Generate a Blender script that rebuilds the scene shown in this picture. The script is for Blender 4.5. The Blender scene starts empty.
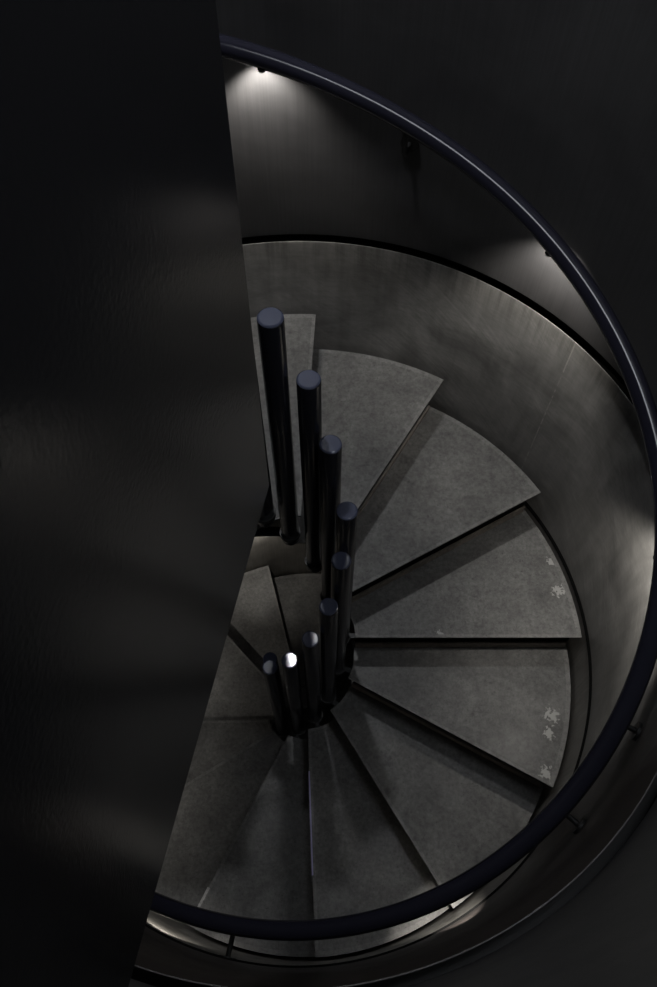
import bpy, bmesh, math, random
from mathutils import Vector, Matrix
R = math.radians
random.seed(4)
sc = bpy.context.scene
col = sc.collection

# ------------------------------------------------------------------ helpers
def link(name, bm, mat, parent=None, smooth=False, angle=40):
    me = bpy.data.meshes.new(name)
    bmesh.ops.recalc_face_normals(bm, faces=bm.faces)
    bm.to_mesh(me); bm.free()
    if smooth:
        for p in me.polygons: p.use_smooth = True
        try: me.set_sharp_from_angle(angle=R(angle))
        except Exception: pass
    o = bpy.data.objects.new(name, me)
    col.objects.link(o)
    me.materials.append(mat)
    if parent is not None: o.parent = parent
    return o

def empty(name, loc=(0, 0, 0)):
    o = bpy.data.objects.new(name, None); col.objects.link(o); o.location = loc
    o.empty_display_size = .1
    return o

def tag(o, label=None, cat=None, group=None, kind=None):
    if label: o['label'] = label
    if cat: o['category'] = cat
    if group: o['group'] = group
    if kind: o['kind'] = kind
    return o

def prism(pts, z0, z1, bm=None, bevel=0):
    bm = bm or bmesh.new()
    a = [bm.verts.new((x, y, z0)) for x, y in pts]
    b = [bm.verts.new((x, y, z1)) for x, y in pts]
    n = len(pts)
    fs = [bm.faces.new(a[::-1]), bm.faces.new(b)]
    for i in range(n):
        fs.append(bm.faces.new((a[i], a[(i + 1) % n], b[(i + 1) % n], b[i])))
    if bevel:
        es = [e for e in bm.edges if len(e.link_faces) == 2 and fs[1] in e.link_faces]
        bmesh.ops.bevel(bm, geom=es, offset=bevel, segments=2, affect='EDGES', profile=.5)
    return bm

def tube(path, r, seg=20, bm=None, cap=True):
    """round tube swept along a list of points"""
    bm = bm or bmesh.new()
    path = [Vector(p) for p in path]
    rings = []
    for i, p in enumerate(path):
        t = (path[min(i + 1, len(path) - 1)] - path[max(i - 1, 0)]).normalized()
        up = Vector((0, 0, 1)) if abs(t.z) < .95 else Vector((1, 0, 0))
        s = t.cross(up).normalized(); u = s.cross(t).normalized()
        rings.append([bm.verts.new(p + r * (math.cos(2 * math.pi * j / seg) * s + math.sin(2 * math.pi * j / seg) * u)) for j in range(seg)])
    for a, b in zip(rings, rings[1:]):
        for j in range(seg):
            bm.faces.new((a[j], a[(j + 1) % seg], b[(j + 1) % seg], b[j]))
    if cap:
        bm.faces.new(rings[0][::-1]); bm.faces.new(rings[-1])
    return bm

def lathe(profile, seg=160, closed=True, bm=None, center=(0, 0)):
    bm = bm or bmesh.new()
    cols = []
    for j in range(seg):
        a = 2 * math.pi * j / seg
        cols.append([bm.verts.new((center[0] + r * math.cos(a), center[1] + r * math.sin(a), z)) for r, z in profile])
    m = len(profile)
    for j in range(seg):
        A, B = cols[j], cols[(j + 1) % seg]
        for i in range(m if closed else m - 1):
            bm.faces.new((A[i], B[i], B[(i + 1) % m], A[(i + 1) % m]))
    return bm

def disc_stack(profile, seg=28, center=(0, 0)):
    """solid of revolution whose first and last rings are capped"""
    bm = bmesh.new()
    rings = [[bm.verts.new((center[0] + r * math.cos(2 * math.pi * j / seg), center[1] + r * math.sin(2 * math.pi * j / seg), z)) for j in range(seg)] for r, z in profile]
    for a, b in zip(rings, rings[1:]):
        for j in range(seg):
            bm.faces.new((a[j], a[(j + 1) % seg], b[(j + 1) % seg], b[j]))
    bm.faces.new(rings[0][::-1]); bm.faces.new(rings[-1])
    return bm

# ------------------------------------------------------------------ materials
class N:
    def __init__(s, name):
        s.m = bpy.data.materials.new(name); s.m.use_nodes = True
        s.t = s.m.node_tree; s.b = s.t.nodes['Principled BSDF']
    def n(s, typ, **kw):
        x = s.t.nodes.new(typ)
        for k, v in kw.items():
            if k in x.inputs.keys(): x.inputs[k].default_value = v
            else: setattr(x, k, v)
        return x
    def l(s, a, b): s.t.links.new(a, b)
    def pos(s):
        return s.n('ShaderNodeNewGeometry').outputs['Position']
    def noise(s, vec, scale, detail=6, rough=.6, dist=0):
        x = s.n('ShaderNodeTexNoise'); x.inputs['Scale'].default_value = scale
        x.inputs['Detail'].default_value = detail; x.inputs['Roughness'].default_value = rough
        x.inputs['Distortion'].default_value = dist
        s.l(vec, x.inputs['Vector']); return x.outputs['Fac']
    def ramp(s, fac, stops):
        x = s.n('ShaderNodeValToRGB'); e = x.color_ramp.elements
        while len(e) < len(stops): e.new(.5)
        for q, (p, c) in zip(e, stops):
            q.position = p; q.color = (c, c, c, 1) if isinstance(c, (int, float)) else (*c, 1)
        s.l(fac, x.inputs['Fac']); return x.outputs['Color']
    def mix(s, fac, a, b, mode='MIX'):
        x = s.n('ShaderNodeMix'); x.data_type = 'RGBA'; x.blend_type = mode
        for v, i in ((fac, 0), (a, 6), (b, 7)):
            if hasattr(v, 'is_output') or hasattr(v, 'links'): s.l(v, x.inputs[i])
            else: x.inputs[i].default_value = v if isinstance(v, (int, float)) and i == 0 else ((v, v, v, 1) if isinstance(v, (int, float)) else (*v, 1))
        return x.outputs[2]
    def math(s, op, a, b=0., c=0.):
        x = s.n('ShaderNodeMath'); x.operation = op
        for v, i in ((a, 0), (b, 1), (c, 2)):
            if hasattr(v, 'links'): s.l(v, x.inputs[i])
            else: x.inputs[i].default_value = v
        return x.outputs[0]
    def bump(s, h, strength=.2, dist=.002):
        x = s.n('ShaderNodeBump'); x.inputs['Strength'].default_value = strength; x.inputs['Distance'].default_value = dist
        s.l(h, x.inputs['Height']); s.l(x.outputs['Normal'], s.b.inputs['Normal'])
    def scaled(s, vec, sx, sy, sz):
        x = s.n('ShaderNodeMapping'); x.inputs['Scale'].default_value = (sx, sy, sz)
        s.l(vec, x.inputs['Vector']); return x.outputs['Vector']
    def cyl(s, vec):
        """wrap position round the shaft: (arc length, height, radius)"""
        sp = s.n('ShaderNodeSeparateXYZ'); s.l(vec, sp.inputs[0])
        a = s.math('ARCTAN2', sp.outputs['Y'], sp.outputs['X'])
        c = s.n('ShaderNodeCombineXYZ'); s.l(a, c.inputs[0]); s.l(sp.outputs['Z'], c.inputs[1])
        return c.outputs[0]
    def set(s, **kw):
        for k, v in kw.items():
            s.b.inputs[k.replace('_', ' ')].default_value = (*v, 1) if isinstance(v, tuple) else v
        return s.m

def spot_mask(m, pos, pts, noise, thr):
    """worn flecks gathered round given places of the steel"""
    out = None
    for c, rad in pts:
        d = m.n('ShaderNodeVectorMath', operation='DISTANCE'); m.l(pos, d.inputs[0]); d.inputs[1].default_value = c
        f = m.math('SUBTRACT', 1., m.math('DIVIDE', d.outputs['Value'], rad)); f = m.math('MAXIMUM', f, 0.)
        out = f if out is None else m.math('MAXIMUM', out, f)
    v = m.math('ADD', m.math('MULTIPLY', out, .42), noise)
    x = m.n('ShaderNodeMapRange'); m.l(v, x.inputs['Value'])
    x.inputs['From Min'].default_value = thr; x.inputs['From Max'].default_value = thr + .05
    return m.math('MULTIPLY', x.outputs['Result'], m.math('GREATER_THAN', out, .001))

def pol(r, a): return (r * math.cos(R(a)), r * math.sin(R(a)))
WEAR = []
def mat_tread(name, k=1., wear=None, tint=(1, 1, 1)):
    m = N(name); p = m.pos()
    big = m.ramp(m.noise(p, 7, 6, .65, .4), [(.3, .62), (.7, 1.2)])
    fine = m.ramp(m.noise(p, 60, 8, .75), [(.3, .55), (.75, 1.4)])
    pits = m.ramp(m.noise(p, 130, 3, .7), [(.30, .35), (.40, 1.)])
    blot = m.ramp(m.noise(p, 19, 5, .7, 1.), [(.30, .55), (.42, 1.)])
    c = m.mix(1., big, fine, 'MULTIPLY'); c = m.mix(.7, c, pits, 'MULTIPLY'); c = m.mix(.65, c, blot, 'MULTIPLY')
    c = m.mix(1., c, (.150 * k * tint[0], .147 * k * tint[1], .142 * k * tint[2]), 'MULTIPLY')
    if wear:
        w = spot_mask(m, p, wear, m.noise(p, 95, 5, .65), .745)
        c = m.mix(w, c, (.36, .355, .34))
    m.l(c, m.b.inputs['Base Color'])
    m.l(m.ramp(m.noise(p, 11, 5, .6), [(.3, .42), (.7, .62)]), m.b.inputs['Roughness'])
    m.bump(m.noise(p, 150, 5, .7), .25, .0015)
    return m.set(Metallic=.0, Specular_IOR_Level=.35)

def mat_paint(name, colour, rough=.3, peel=.12, scale=260, spec=.5):
    m = N(name); p = m.pos()
    c = m.mix(m.ramp(m.noise(p, 5, 4, .5), [(.3, 0.), (.7, 1.)]), tuple(v * .9 for v in colour), tuple(v * 1.1 for v in colour))
    m.l(c, m.b.inputs['Base Color'])
    if peel: m.bump(m.noise(p, scale, 2, .5), peel, .001)
    return m.set(Roughness=rough, Specular_IOR_Level=spec)

def mat_wall_upper():
    m = N('brushed_dark_steel'); p = m.pos(); q = m.cyl(p)
    st = m.noise(m.scaled(q, 160, 2.2, 1), 1, 6, .6)
    cloud = m.noise(p, 3.2, 5, .6, .5)
    c = m.mix(m.ramp(cloud, [(.3, 0.), (.7, 1.)]), (.044, .043, .045), (.070, .069, .071))
    c = m.mix(.5, c, m.ramp(st, [(.3, .7), (.7, 1.25)]), 'MULTIPLY')
    m.l(c, m.b.inputs['Base Color'])
    m.l(m.ramp(cloud, [(.3, .36), (.7, .5)]), m.b.inputs['Roughness'])
    m.bump(st, .08, .001)
    return m.set(Metallic=.0, Specular_IOR_Level=.5)

def mat_wall_middle():
    m = N('raw_steel_lining'); p = m.pos(); q = m.cyl(p)
    run = m.noise(m.scaled(q, 16, 1.6, 1), 1, 6, .65)           # runs down the plate
    scr = m.noise(m.scaled(q, 14, 75, 1), 1, 5, .7, .6)         # scratches round the plate
    cloud = m.noise(p, 4, 6, .62, .8)
    c = m.ramp(cloud, [(.28, (.085, .083, .080)), (.72, (.190, .186, .178))])
    c = m.mix(.55, c, m.ramp(run, [(.3, .62), (.7, 1.3)]), 'MULTIPLY')
    c = m.mix(.35, c, m.ramp(scr, [(.3, .7), (.72, 1.45)]), 'MULTIPLY')
    rot = m.n('ShaderNodeMapping'); rot.inputs['Rotation'].default_value = (0, 0, R(52)); m.l(q, rot.inputs['Vector'])
    dg = m.noise(m.scaled(rot.outputs['Vector'], 90, 4, 1), 1, 5, .7, .3)
    dgm = m.ramp(m.noise(p, 3.1, 3, .5), [(.42, 0.), (.62, .55)])
    c = m.mix(dgm, c, m.mix(1., c, m.ramp(dg, [(.35, .75), (.70, 1.5)]), 'MULTIPLY'))
    # dark streaks below the lip
    sp = m.n('ShaderNodeSeparateXYZ'); m.l(p, sp.inputs[0])
    hg = m.n('ShaderNodeMapRange'); m.l(sp.outputs['Z'], hg.inputs['Value'])
    hg.inputs['From Min'].default_value = .16; hg.inputs['From Max'].default_value = .31
    strk = m.ramp(m.noise(m.scaled(q, 34, 1.3, 1), 1, 5, .7), [(.46, 0.), (.62, 1.)])
    c = m.mix(m.math('MULTIPLY', m.math('MULTIPLY', hg.outputs['Result'], strk), .5), c, (.03, .029, .028))
    rim = m.n('ShaderNodeMapRange'); m.l(sp.outputs['Z'], rim.inputs['Value'])
    rim.inputs['From Min'].default_value = .296; rim.inputs['From Max'].default_value = .308
    c = m.mix(m.math('MULTIPLY', m.math('MULTIPLY', rim.outputs['Result'], m.ramp(sp.outputs['Y'], [(.0, 0.), (.5, 1.)])), m.ramp(m.noise(m.scaled(q, 9, 9, 1), 1, 6, .7), [(.46, .0), (.66, .35)])), c, (.38, .37, .35))
    # plate joint and a fade to darker brown round the nearer half
    ang = m.math('ARCTAN2', sp.outputs['Y'], sp.outputs['X'])
    j = m.math('LESS_THAN', m.math('ABSOLUTE', m.math('SUBTRACT', ang, R(37.6))), .0022)
    jn = m.math('MULTIPLY', j, m.ramp(m.noise(p, 40, 3), [(.40, .0), (.55, .55)]))
    c = m.mix(jn, c, (.30, .29, .27))
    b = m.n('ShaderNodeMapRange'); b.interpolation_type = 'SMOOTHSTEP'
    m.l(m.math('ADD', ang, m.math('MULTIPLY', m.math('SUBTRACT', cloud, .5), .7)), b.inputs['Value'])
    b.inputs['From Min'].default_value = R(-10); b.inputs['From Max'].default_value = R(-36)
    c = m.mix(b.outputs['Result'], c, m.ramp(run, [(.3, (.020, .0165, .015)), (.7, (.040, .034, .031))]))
    m.l(c, m.b.inputs['Base Color'])
    m.l(m.ramp(cloud, [(.3, .34), (.7, .5)]), m.b.inputs['Roughness'])
    m.bump(m.noise(p, 45, 5, .7), .10, .002)
    return m.set(Metallic=.0, Specular_IOR_Level=.55)

def mat_wall_lower():
    m = N('scuffed_dark_steel'); p = m.pos(); q = m.cyl(p)
    st = m.noise(m.scaled(q, 90, 3, 1), 1, 6, .65, .5); cloud = m.noise(p, 6, 5, .6)
    c = m.ramp(cloud, [(.3, (.13, .122, .112)), (.7, (.23, .22, .20))])
    c = m.mix(.6, c, m.ramp(st, [(.3, .6), (.7, 1.4)]), 'MULTIPLY')
    m.l(c, m.b.inputs['Base Color']); m.bump(st, .1, .001)
    return m.set(Roughness=.42, Specular_IOR_Level=.5)

def mat_emit(name, colour, strength):
    m = N(name); m.set(Base_Color=(.8, .8, .8), Roughness=.4)
    m.b.inputs['Emission Color'].default_value = (*colour, 1); m.b.inputs['Emission Strength'].default_value = strength
    return m.m

H = .19406                                   # rise of one tread
def zt(k): return -k * H
M_tread = mat_tread('mottled_grey_steel')
M_worn = mat_tread('mottled_grey_steel_worn', 1., [
    ((*pol(.945, -13), zt(4)), .06), ((*pol(.945, -17), zt(4)), .045), ((*pol(.97, -25.5), zt(4)), .05),
    ((*pol(.72, -29), zt(4)), .055), ((*pol(.97, 12), zt(3)), .05), ((*pol(.985, 19), zt(3)), .035), ((*pol(.50, 3), zt(3)), .03)])
M_edge = mat_tread('steel_tread_edge', 1.3)
M_riser = mat_tread('brown_steel_riser', 1.5, tint=(1.08, .96, .88))
M_post = mat_paint('navy_black_gloss_paint', (.020, .021, .028), .22, .05, 300, .5)
M_cap = mat_paint('navy_cap_lit', (.068, .076, .118), .10, 0, 300, .5)  # post paint lightened: overhead light put into the cap colour
M_rail = mat_paint('navy_handrail_paint', (.021, .021, .033), .15, 0, 300, .5)
M_panel = mat_paint('black_orange_peel_paint', (.017, .017, .0185), .20, .22, 150, .36)
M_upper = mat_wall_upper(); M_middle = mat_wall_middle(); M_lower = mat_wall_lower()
M_black = mat_paint('black_steel', (.012, .012, .012), .5, 0)
M_gap = mat_paint('black_gap_shade', (.006, .006, .006), .9, 0, 260, .1)  # near-black, so the gaps it fills read as shade
M_violet = mat_paint('violet_edge', (.40, .38, .66), .4, 0)
M_bright = mat_tread('bright_steel', 3.2)
M_floor = mat_tread('dark_floor', .6)
M_ceil = mat_paint('dark_ceiling_paint', (.05, .05, .055), .7, .1)
M_lens = mat_emit('warm_led_lens', (1, .93, .80), 12)
M_lamp = mat_emit('ceiling_lamp_diffuser', (.95, .97, 1.0), 900)
M_fill = mat_emit('flat_fill_diffuser', (.90, .94, 1.0), 7.5)

# ------------------------------------------------------------------ the setting
def ring_wall(name, r0, r1, z0, z1, mat):
    o = link(name, lathe([(r0, z0), (r0, z1), (r1, z1), (r1, z0)], 220), mat, smooth=True, angle=50)
    return tag(o, kind='structure')
ZF = -2.52; ZC = 2.75
ring_wall('wall_upper', 1.066, 1.12, .319, ZC, M_upper)
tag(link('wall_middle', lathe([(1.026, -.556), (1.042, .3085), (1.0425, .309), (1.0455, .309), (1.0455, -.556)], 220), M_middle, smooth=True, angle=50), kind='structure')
ring_wall('trim_1', 1.0455, 1.12, -.572, .20, M_black)                # packing behind the lining
ring_wall('wall_lower', 1.0225, 1.12, ZF, -.572, M_lower)
ring_wall('trim_3', 1.088, 1.12, .20, .319, M_gap)                     # open joint above the lining
tag(link('trim_2', lathe([(1.0262, -.5555), (1.0205, -.570), (1.0205, -.574), (1.031, -.574), (1.031, -.5555)], 220), M_gap), kind='structure')               # black ring painted in for the shaded gap at the lining's foot
tag(link('floor', disc_stack([(1.12, ZF - .06), (1.12, ZF)], 120), M_floor), kind='structure')
tag(link('ceiling', disc_stack([(1.12, ZC), (1.12, ZC + .06)], 120), M_ceil), kind='structure')

# the dark screen wall hanging at the left, its free end in the middle of the shaft
PD = Vector((math.cos(R(-100.5)), math.sin(R(-100.5)), 0)); PN = Vector((PD.y, -PD.x, 0))
c0 = Vector((-.008, -.243, .95))
def onp(s, z): return Vector((c0.x, c0.y, 0)) + PD * s + Vector((0, 0, z))
prof = [(0, .95), (.82, .95), (.82, 2.74), (-.05, 2.74)]
bm = bmesh.new()
side = PN if PN.x < 0 else -PN
A = [bm.verts.new(onp(s, z)) for s, z in prof]; B = [bm.verts.new(onp(s, z) + side * .03) for s, z in prof]
bm.faces.new(A); bm.faces.new(B[::-1])
for i in range(4): bm.faces.new((A[i], B[i], B[(i + 1) % 4], A[(i + 1) % 4]))
tag(link('wall_left', bm, M_panel), kind='structure')

# ------------------------------------------------------------------ spiral staircase
stair = empty('spiral_staircase', (0, 0, ZF))
tag(stair, 'dark grey steel spiral staircase winding down around a ring of navy posts', 'staircase')
EDGE = {-2: (147.2, 0), -1: (117.9, 0), 0: (88.5, 0), 1: (60.1, 0), 2: (30.5, 0), 3: (1.3, 0), 4: (-27.4, 0), 5: (-56.9, 0),
        6: (-86.1, 0), 7: (-115.7, -.006), 8: (-147.4, -.012), 9: (-177.8, -.012), 10: (-225.8, 0), 11: (-254., 0), 12: (-284., 0)}
RI, RO = .192, 1.010
def local(pts): return pts
def edge_line(k, shift=0.):
    d, off = EDGE[k]; u = Vector((math.cos(R(d)), math.sin(R(d)))); t = Vector((u.y, -u.x))
    return u, t, off + shift
def edge_at(k, r, shift=0.):
    """point of the front edge of tread k at radius r, moved forward by shift"""
    u, t, off = edge_line(k, shift); s = math.sqrt(max(r * r - off * off, 0)); return u * s + t * off
def sector(k, r0, r1, front=0., back=.055, n=14):
    """outline of tread k between its own front edge and the one above it"""
    prev = k - 1
    if prev not in EDGE: EDGE[prev] = (EDGE[k][0] + 29.7, 0)
    def arc(r, rev):
        a = edge_at(k, r, front); b = edge_at(prev, r, -back)
        fa, ba = math.atan2(a.y, a.x), math.atan2(b.y, b.x)
        while ba < fa: ba += 2 * math.pi
        while ba - fa > 1.5 * math.pi: ba -= 2 * math.pi
        L = [(r * math.cos(fa + (ba - fa) * i / n), r * math.sin(fa + (ba - fa) * i / n)) for i in range(n + 1)]
        return L[::-1] if rev else L
    return arc(r1, False) + arc(r0, True)
def build_part(name, bm, mat, parent, **kw):
    bm.transform(Matrix.Translation((0, 0, -ZF)))
    return link(name, bm, mat, parent, **kw)
def strip(k, r0, r1, s0, s1, z0, z1):
    u, t, off = edge_line(k)
    q = [u * r0 + t * (off + s0), u * r1 + t * (off + s0), u * r1 + t * (off + s1), u * r0 + t * (off + s1)]
    return prism([(v.x, v.y) for v in q], z0, z1)
LAST = 12
for k in range(-2, LAST + 1):
    z = zt(k)
    tr = build_part('tread', prism(sector(k, RI, RO), z - .007, z - .0015, bevel=.0012), M_edge, stair)
    # mottled infill sheet inside the lighter rim
    build_part('tread_surface', prism(sector(k, RI + .012, RO - .018, front=-.012, back=.05), z - .004, z), M_worn if k in (3, 4) else M_tread, tr)
    if k < LAST:
        build_part('riser', strip(k, RI + .005, RO - .012, -.034, -.028, z - H - .002, z - (.176 if k == 1 else .150)), M_riser, tr)
        build_part('riser_slot_shade', strip(k, RI + .005, RO - .004, -.046, -.042, z - H - .002, z - .007), M_gap, tr)  # black sheet painting in the shade of the open slot under the nosing
    if k == 6:
        tag(build_part('nosing_strip', strip(6, .36, .74, -.003, .003, z - .002, z + .0012), M_violet, tr), 'violet edge strip')  # thin violet strip along part of the front edge
    if k == 7:
        tag(build_part('nosing_strip', strip(7, .86, .985, -.007, .003, z - .002, z + .0012), M_bright, tr), 'bright steel edge')  # paler strip near the outer end of the front edge

# posts: radius, angle, height of the top
PX = {0: (.139, 130.5), 1: (.144, 100.8), 2: (.143, 71.), 3: (.132, 42.9), 4: (.142, 5.), 5: (.136, -17.),
      6: (.139, -46.), 7: (.140, -73.), 8: (.146, -102.5), 9: (.155, -135.8), 10: (.130, -172.)}
for k, (r, a) in PX.items():
    ztop = 1.1563 - k * H
    x, y = pol(r, a); L = 1.022; pr = .0280
    post = build_part('post', disc_stack([(pr - .012, ztop - L), (pr - .003, ztop - L + .003), (pr, ztop - L + .012), (pr, ztop - .008), (pr - .0008, ztop - .006)], 32, (x, y)), M_post, stair, smooth=True, angle=35)
    build_part('cap', disc_stack([(pr - .001, ztop - .006), (pr - .0006, ztop - .003), (pr - .003, ztop - .0008), (pr - .005, ztop)], 32, (x, y)), M_cap, post)
    # clamp ring tying the post to the cheek plate beside it
    zc = zt(k - 1) - .014
    bm = bmesh.new()
    lathe([(pr - .001, zc - .006), (pr + .005, zc - .006), (pr + .005, zc + .006), (pr - .001, zc + .006)], 28, True, bm, (x, y))
    build_part('clamp', bm, M_black, post, smooth=True)
    aa = a - 4; ux, uy = pol(1, a); tx, ty = -uy, ux; r0 = r + pr - .002; r1 = RI + .02
    q = [(ux * r0 + tx * .009, uy * r0 + ty * .009), (ux * r0 - tx * .009, uy * r0 - ty * .009), (ux * r1 - tx * .009, uy * r1 - ty * .009), (ux * r1 + tx * .009, uy * r1 + ty * .009)]
    build_part('lug', prism(q, zc - .004, zc + .0015), M_black, post)

# ------------------------------------------------------------------ handrail
RR = .0264
ZA = [(-262, -1.655), (-200, -1.2), (-117, -.6), (-90, -.4), (-60, -.17), (-40, .0), (0, .335), (50, .67), (100, .985), (132, 1.18)]
def zr0(a):
    for (a0, z0), (a1, z1) in zip(ZA, ZA[1:]):
        if a <= a1: return z0 + (z1 - z0) * (a - a0) / (a1 - a0)
    return ZA[-1][1]
def zr(a): return sum(zr0(a + d) for d in range(-12, 13, 3)) / 9       # eased pitch
def rr_(a):
    t = max(-118, min(101, a)) / 100
    r = ((((-.0317 * t + .0433) * t + .0523) * t - .0396) * t + .01996) * t + .97175
    return r
def rp(a, dr=0., dz=0.): return Vector((*pol(rr_(a) + dr, a), zr(a) + dz))
rail_root = empty('handrail', (0, 0, 0))
tag(rail_root, 'round navy handrail curving down along the drum wall with downlights beneath', 'handrail')
link('rail', tube([rp(a) for a in [128 - i * 1.5 for i in range(0, 262)]], RR, 24), M_rail, rail_root, smooth=True)
for a in (73.5, -25.5, -40.5, -100.6):
    z = zr(a)
    zb = z - RR - .087
    ro = 1.0655 if zb > .33 else 1.030 + .012 * (zb + .556) / .865
    c3 = rp(a); u = Vector((c3.x, c3.y, 0)).normalized(); c = u * ro + Vector((0, 0, zb))
    p0 = rp(a, 0, -RR + .004); p1 = rp(a, 0, -RR - .062); p2 = rp(a, .010, -RR - .084)
    br = link('bracket', tube([p0, p1, p2, c - u * .006], .008, 14), M_black, rail_root, smooth=True)
    # round plate on the wall
    bm = tube([c - u * .010, c], .026, 24)
    link('wall_plate', bm, M_black, br, smooth=True)
LIGHTS = ((95.7, 1), (45.5, 1), (-3.5, 4), (-60, 0), (-114, 3), (-160, 5), (-208, 5), (-250, 2))
for a, wide in LIGHTS:
    u = Vector((*pol(1, a), 0))
    base = rp(a, -.012 if wide else -.004, -RR + .006)
    dv = (Vector((0, 0, -1)) + u * (.22, .36, .36, .55, .36, .10)[wide]).normalized()
    hs = link('downlight', tube([base, base + dv * .006], .011, 20), M_black, rail_root, smooth=True)
    link('lens', tube([base + dv * .006, base + dv * .0072], .0085, 20), M_lens, hs, smooth=True)
    ld = bpy.data.lights.new('downlight_beam', 'SPOT'); ld.energy = (48, 7.5, 3.5, 4.5, 11, 4.5)[wide]; ld.color = (1, .95, .87)
    ld.spot_size = R((32, 108, 108, 75, 112, 120)[wide]); ld.spot_blend = .8; ld.shadow_soft_size = .008
    lo = bpy.data.objects.new('downlight_beam', ld); col.objects.link(lo)
    lo.location = base + dv * .012; lo.rotation_euler = dv.to_track_quat('-Z', 'Y').to_euler()

# ------------------------------------------------------------------ ceiling light and added fill light
lc = (-.150, .86)
lamp = empty('overhead_light', (lc[0], lc[1], ZC)); tag(lamp, 'small round ceiling downlight high above the stair', 'ceiling light')
link('housing', lathe([(.052, -.062), (.058, -.062), (.058, -.001), (.052, -.001)], 48), M_black, lamp, smooth=True)
link('diffuser', disc_stack([(.042, -.014), (.042, -.003)], 48), M_lamp, lamp)

l2 = (.62, -.35)
fill_lamp = empty('overhead_light', (*l2, ZC)); tag(fill_lamp, 'added flat round fill light above the stair', 'ceiling light')  # unseen fill light, added to brighten the shaded treads and risers
link('frame', lathe([(.28, -.022), (.29, -.022), (.295, -.001), (.28, -.001)], 64), M_black, fill_lamp, smooth=True)
link('diffuser', disc_stack([(.28, -.014), (.28, -.003)], 64), M_fill, fill_lamp)

# ------------------------------------------------------------------ camera and view
cd = bpy.data.cameras.new('camera'); cam = bpy.data.objects.new('camera', cd); col.objects.link(cam)
cam.location = (.112943, -.953949, 2.198431); cam.rotation_mode = 'XYZ'
cam.rotation_euler = (.50902667, -.00068411, .0213129)
cd.sensor_fit = 'HORIZONTAL'; cd.sensor_width = 36; cd.lens = 801.556 * 36 / 657; cd.clip_start = .01
sc.camera = cam
w = bpy.data.worlds.new('world'); sc.world = w; w.use_nodes = True
w.node_tree.nodes['Background'].inputs[0].default_value = (.01, .01, .012, 1)
vs = sc.view_settings; vs.view_transform = 'Standard'; vs.look = 'None'; vs.exposure = 0; vs.gamma = 1; vs.use_curve_mapping = False
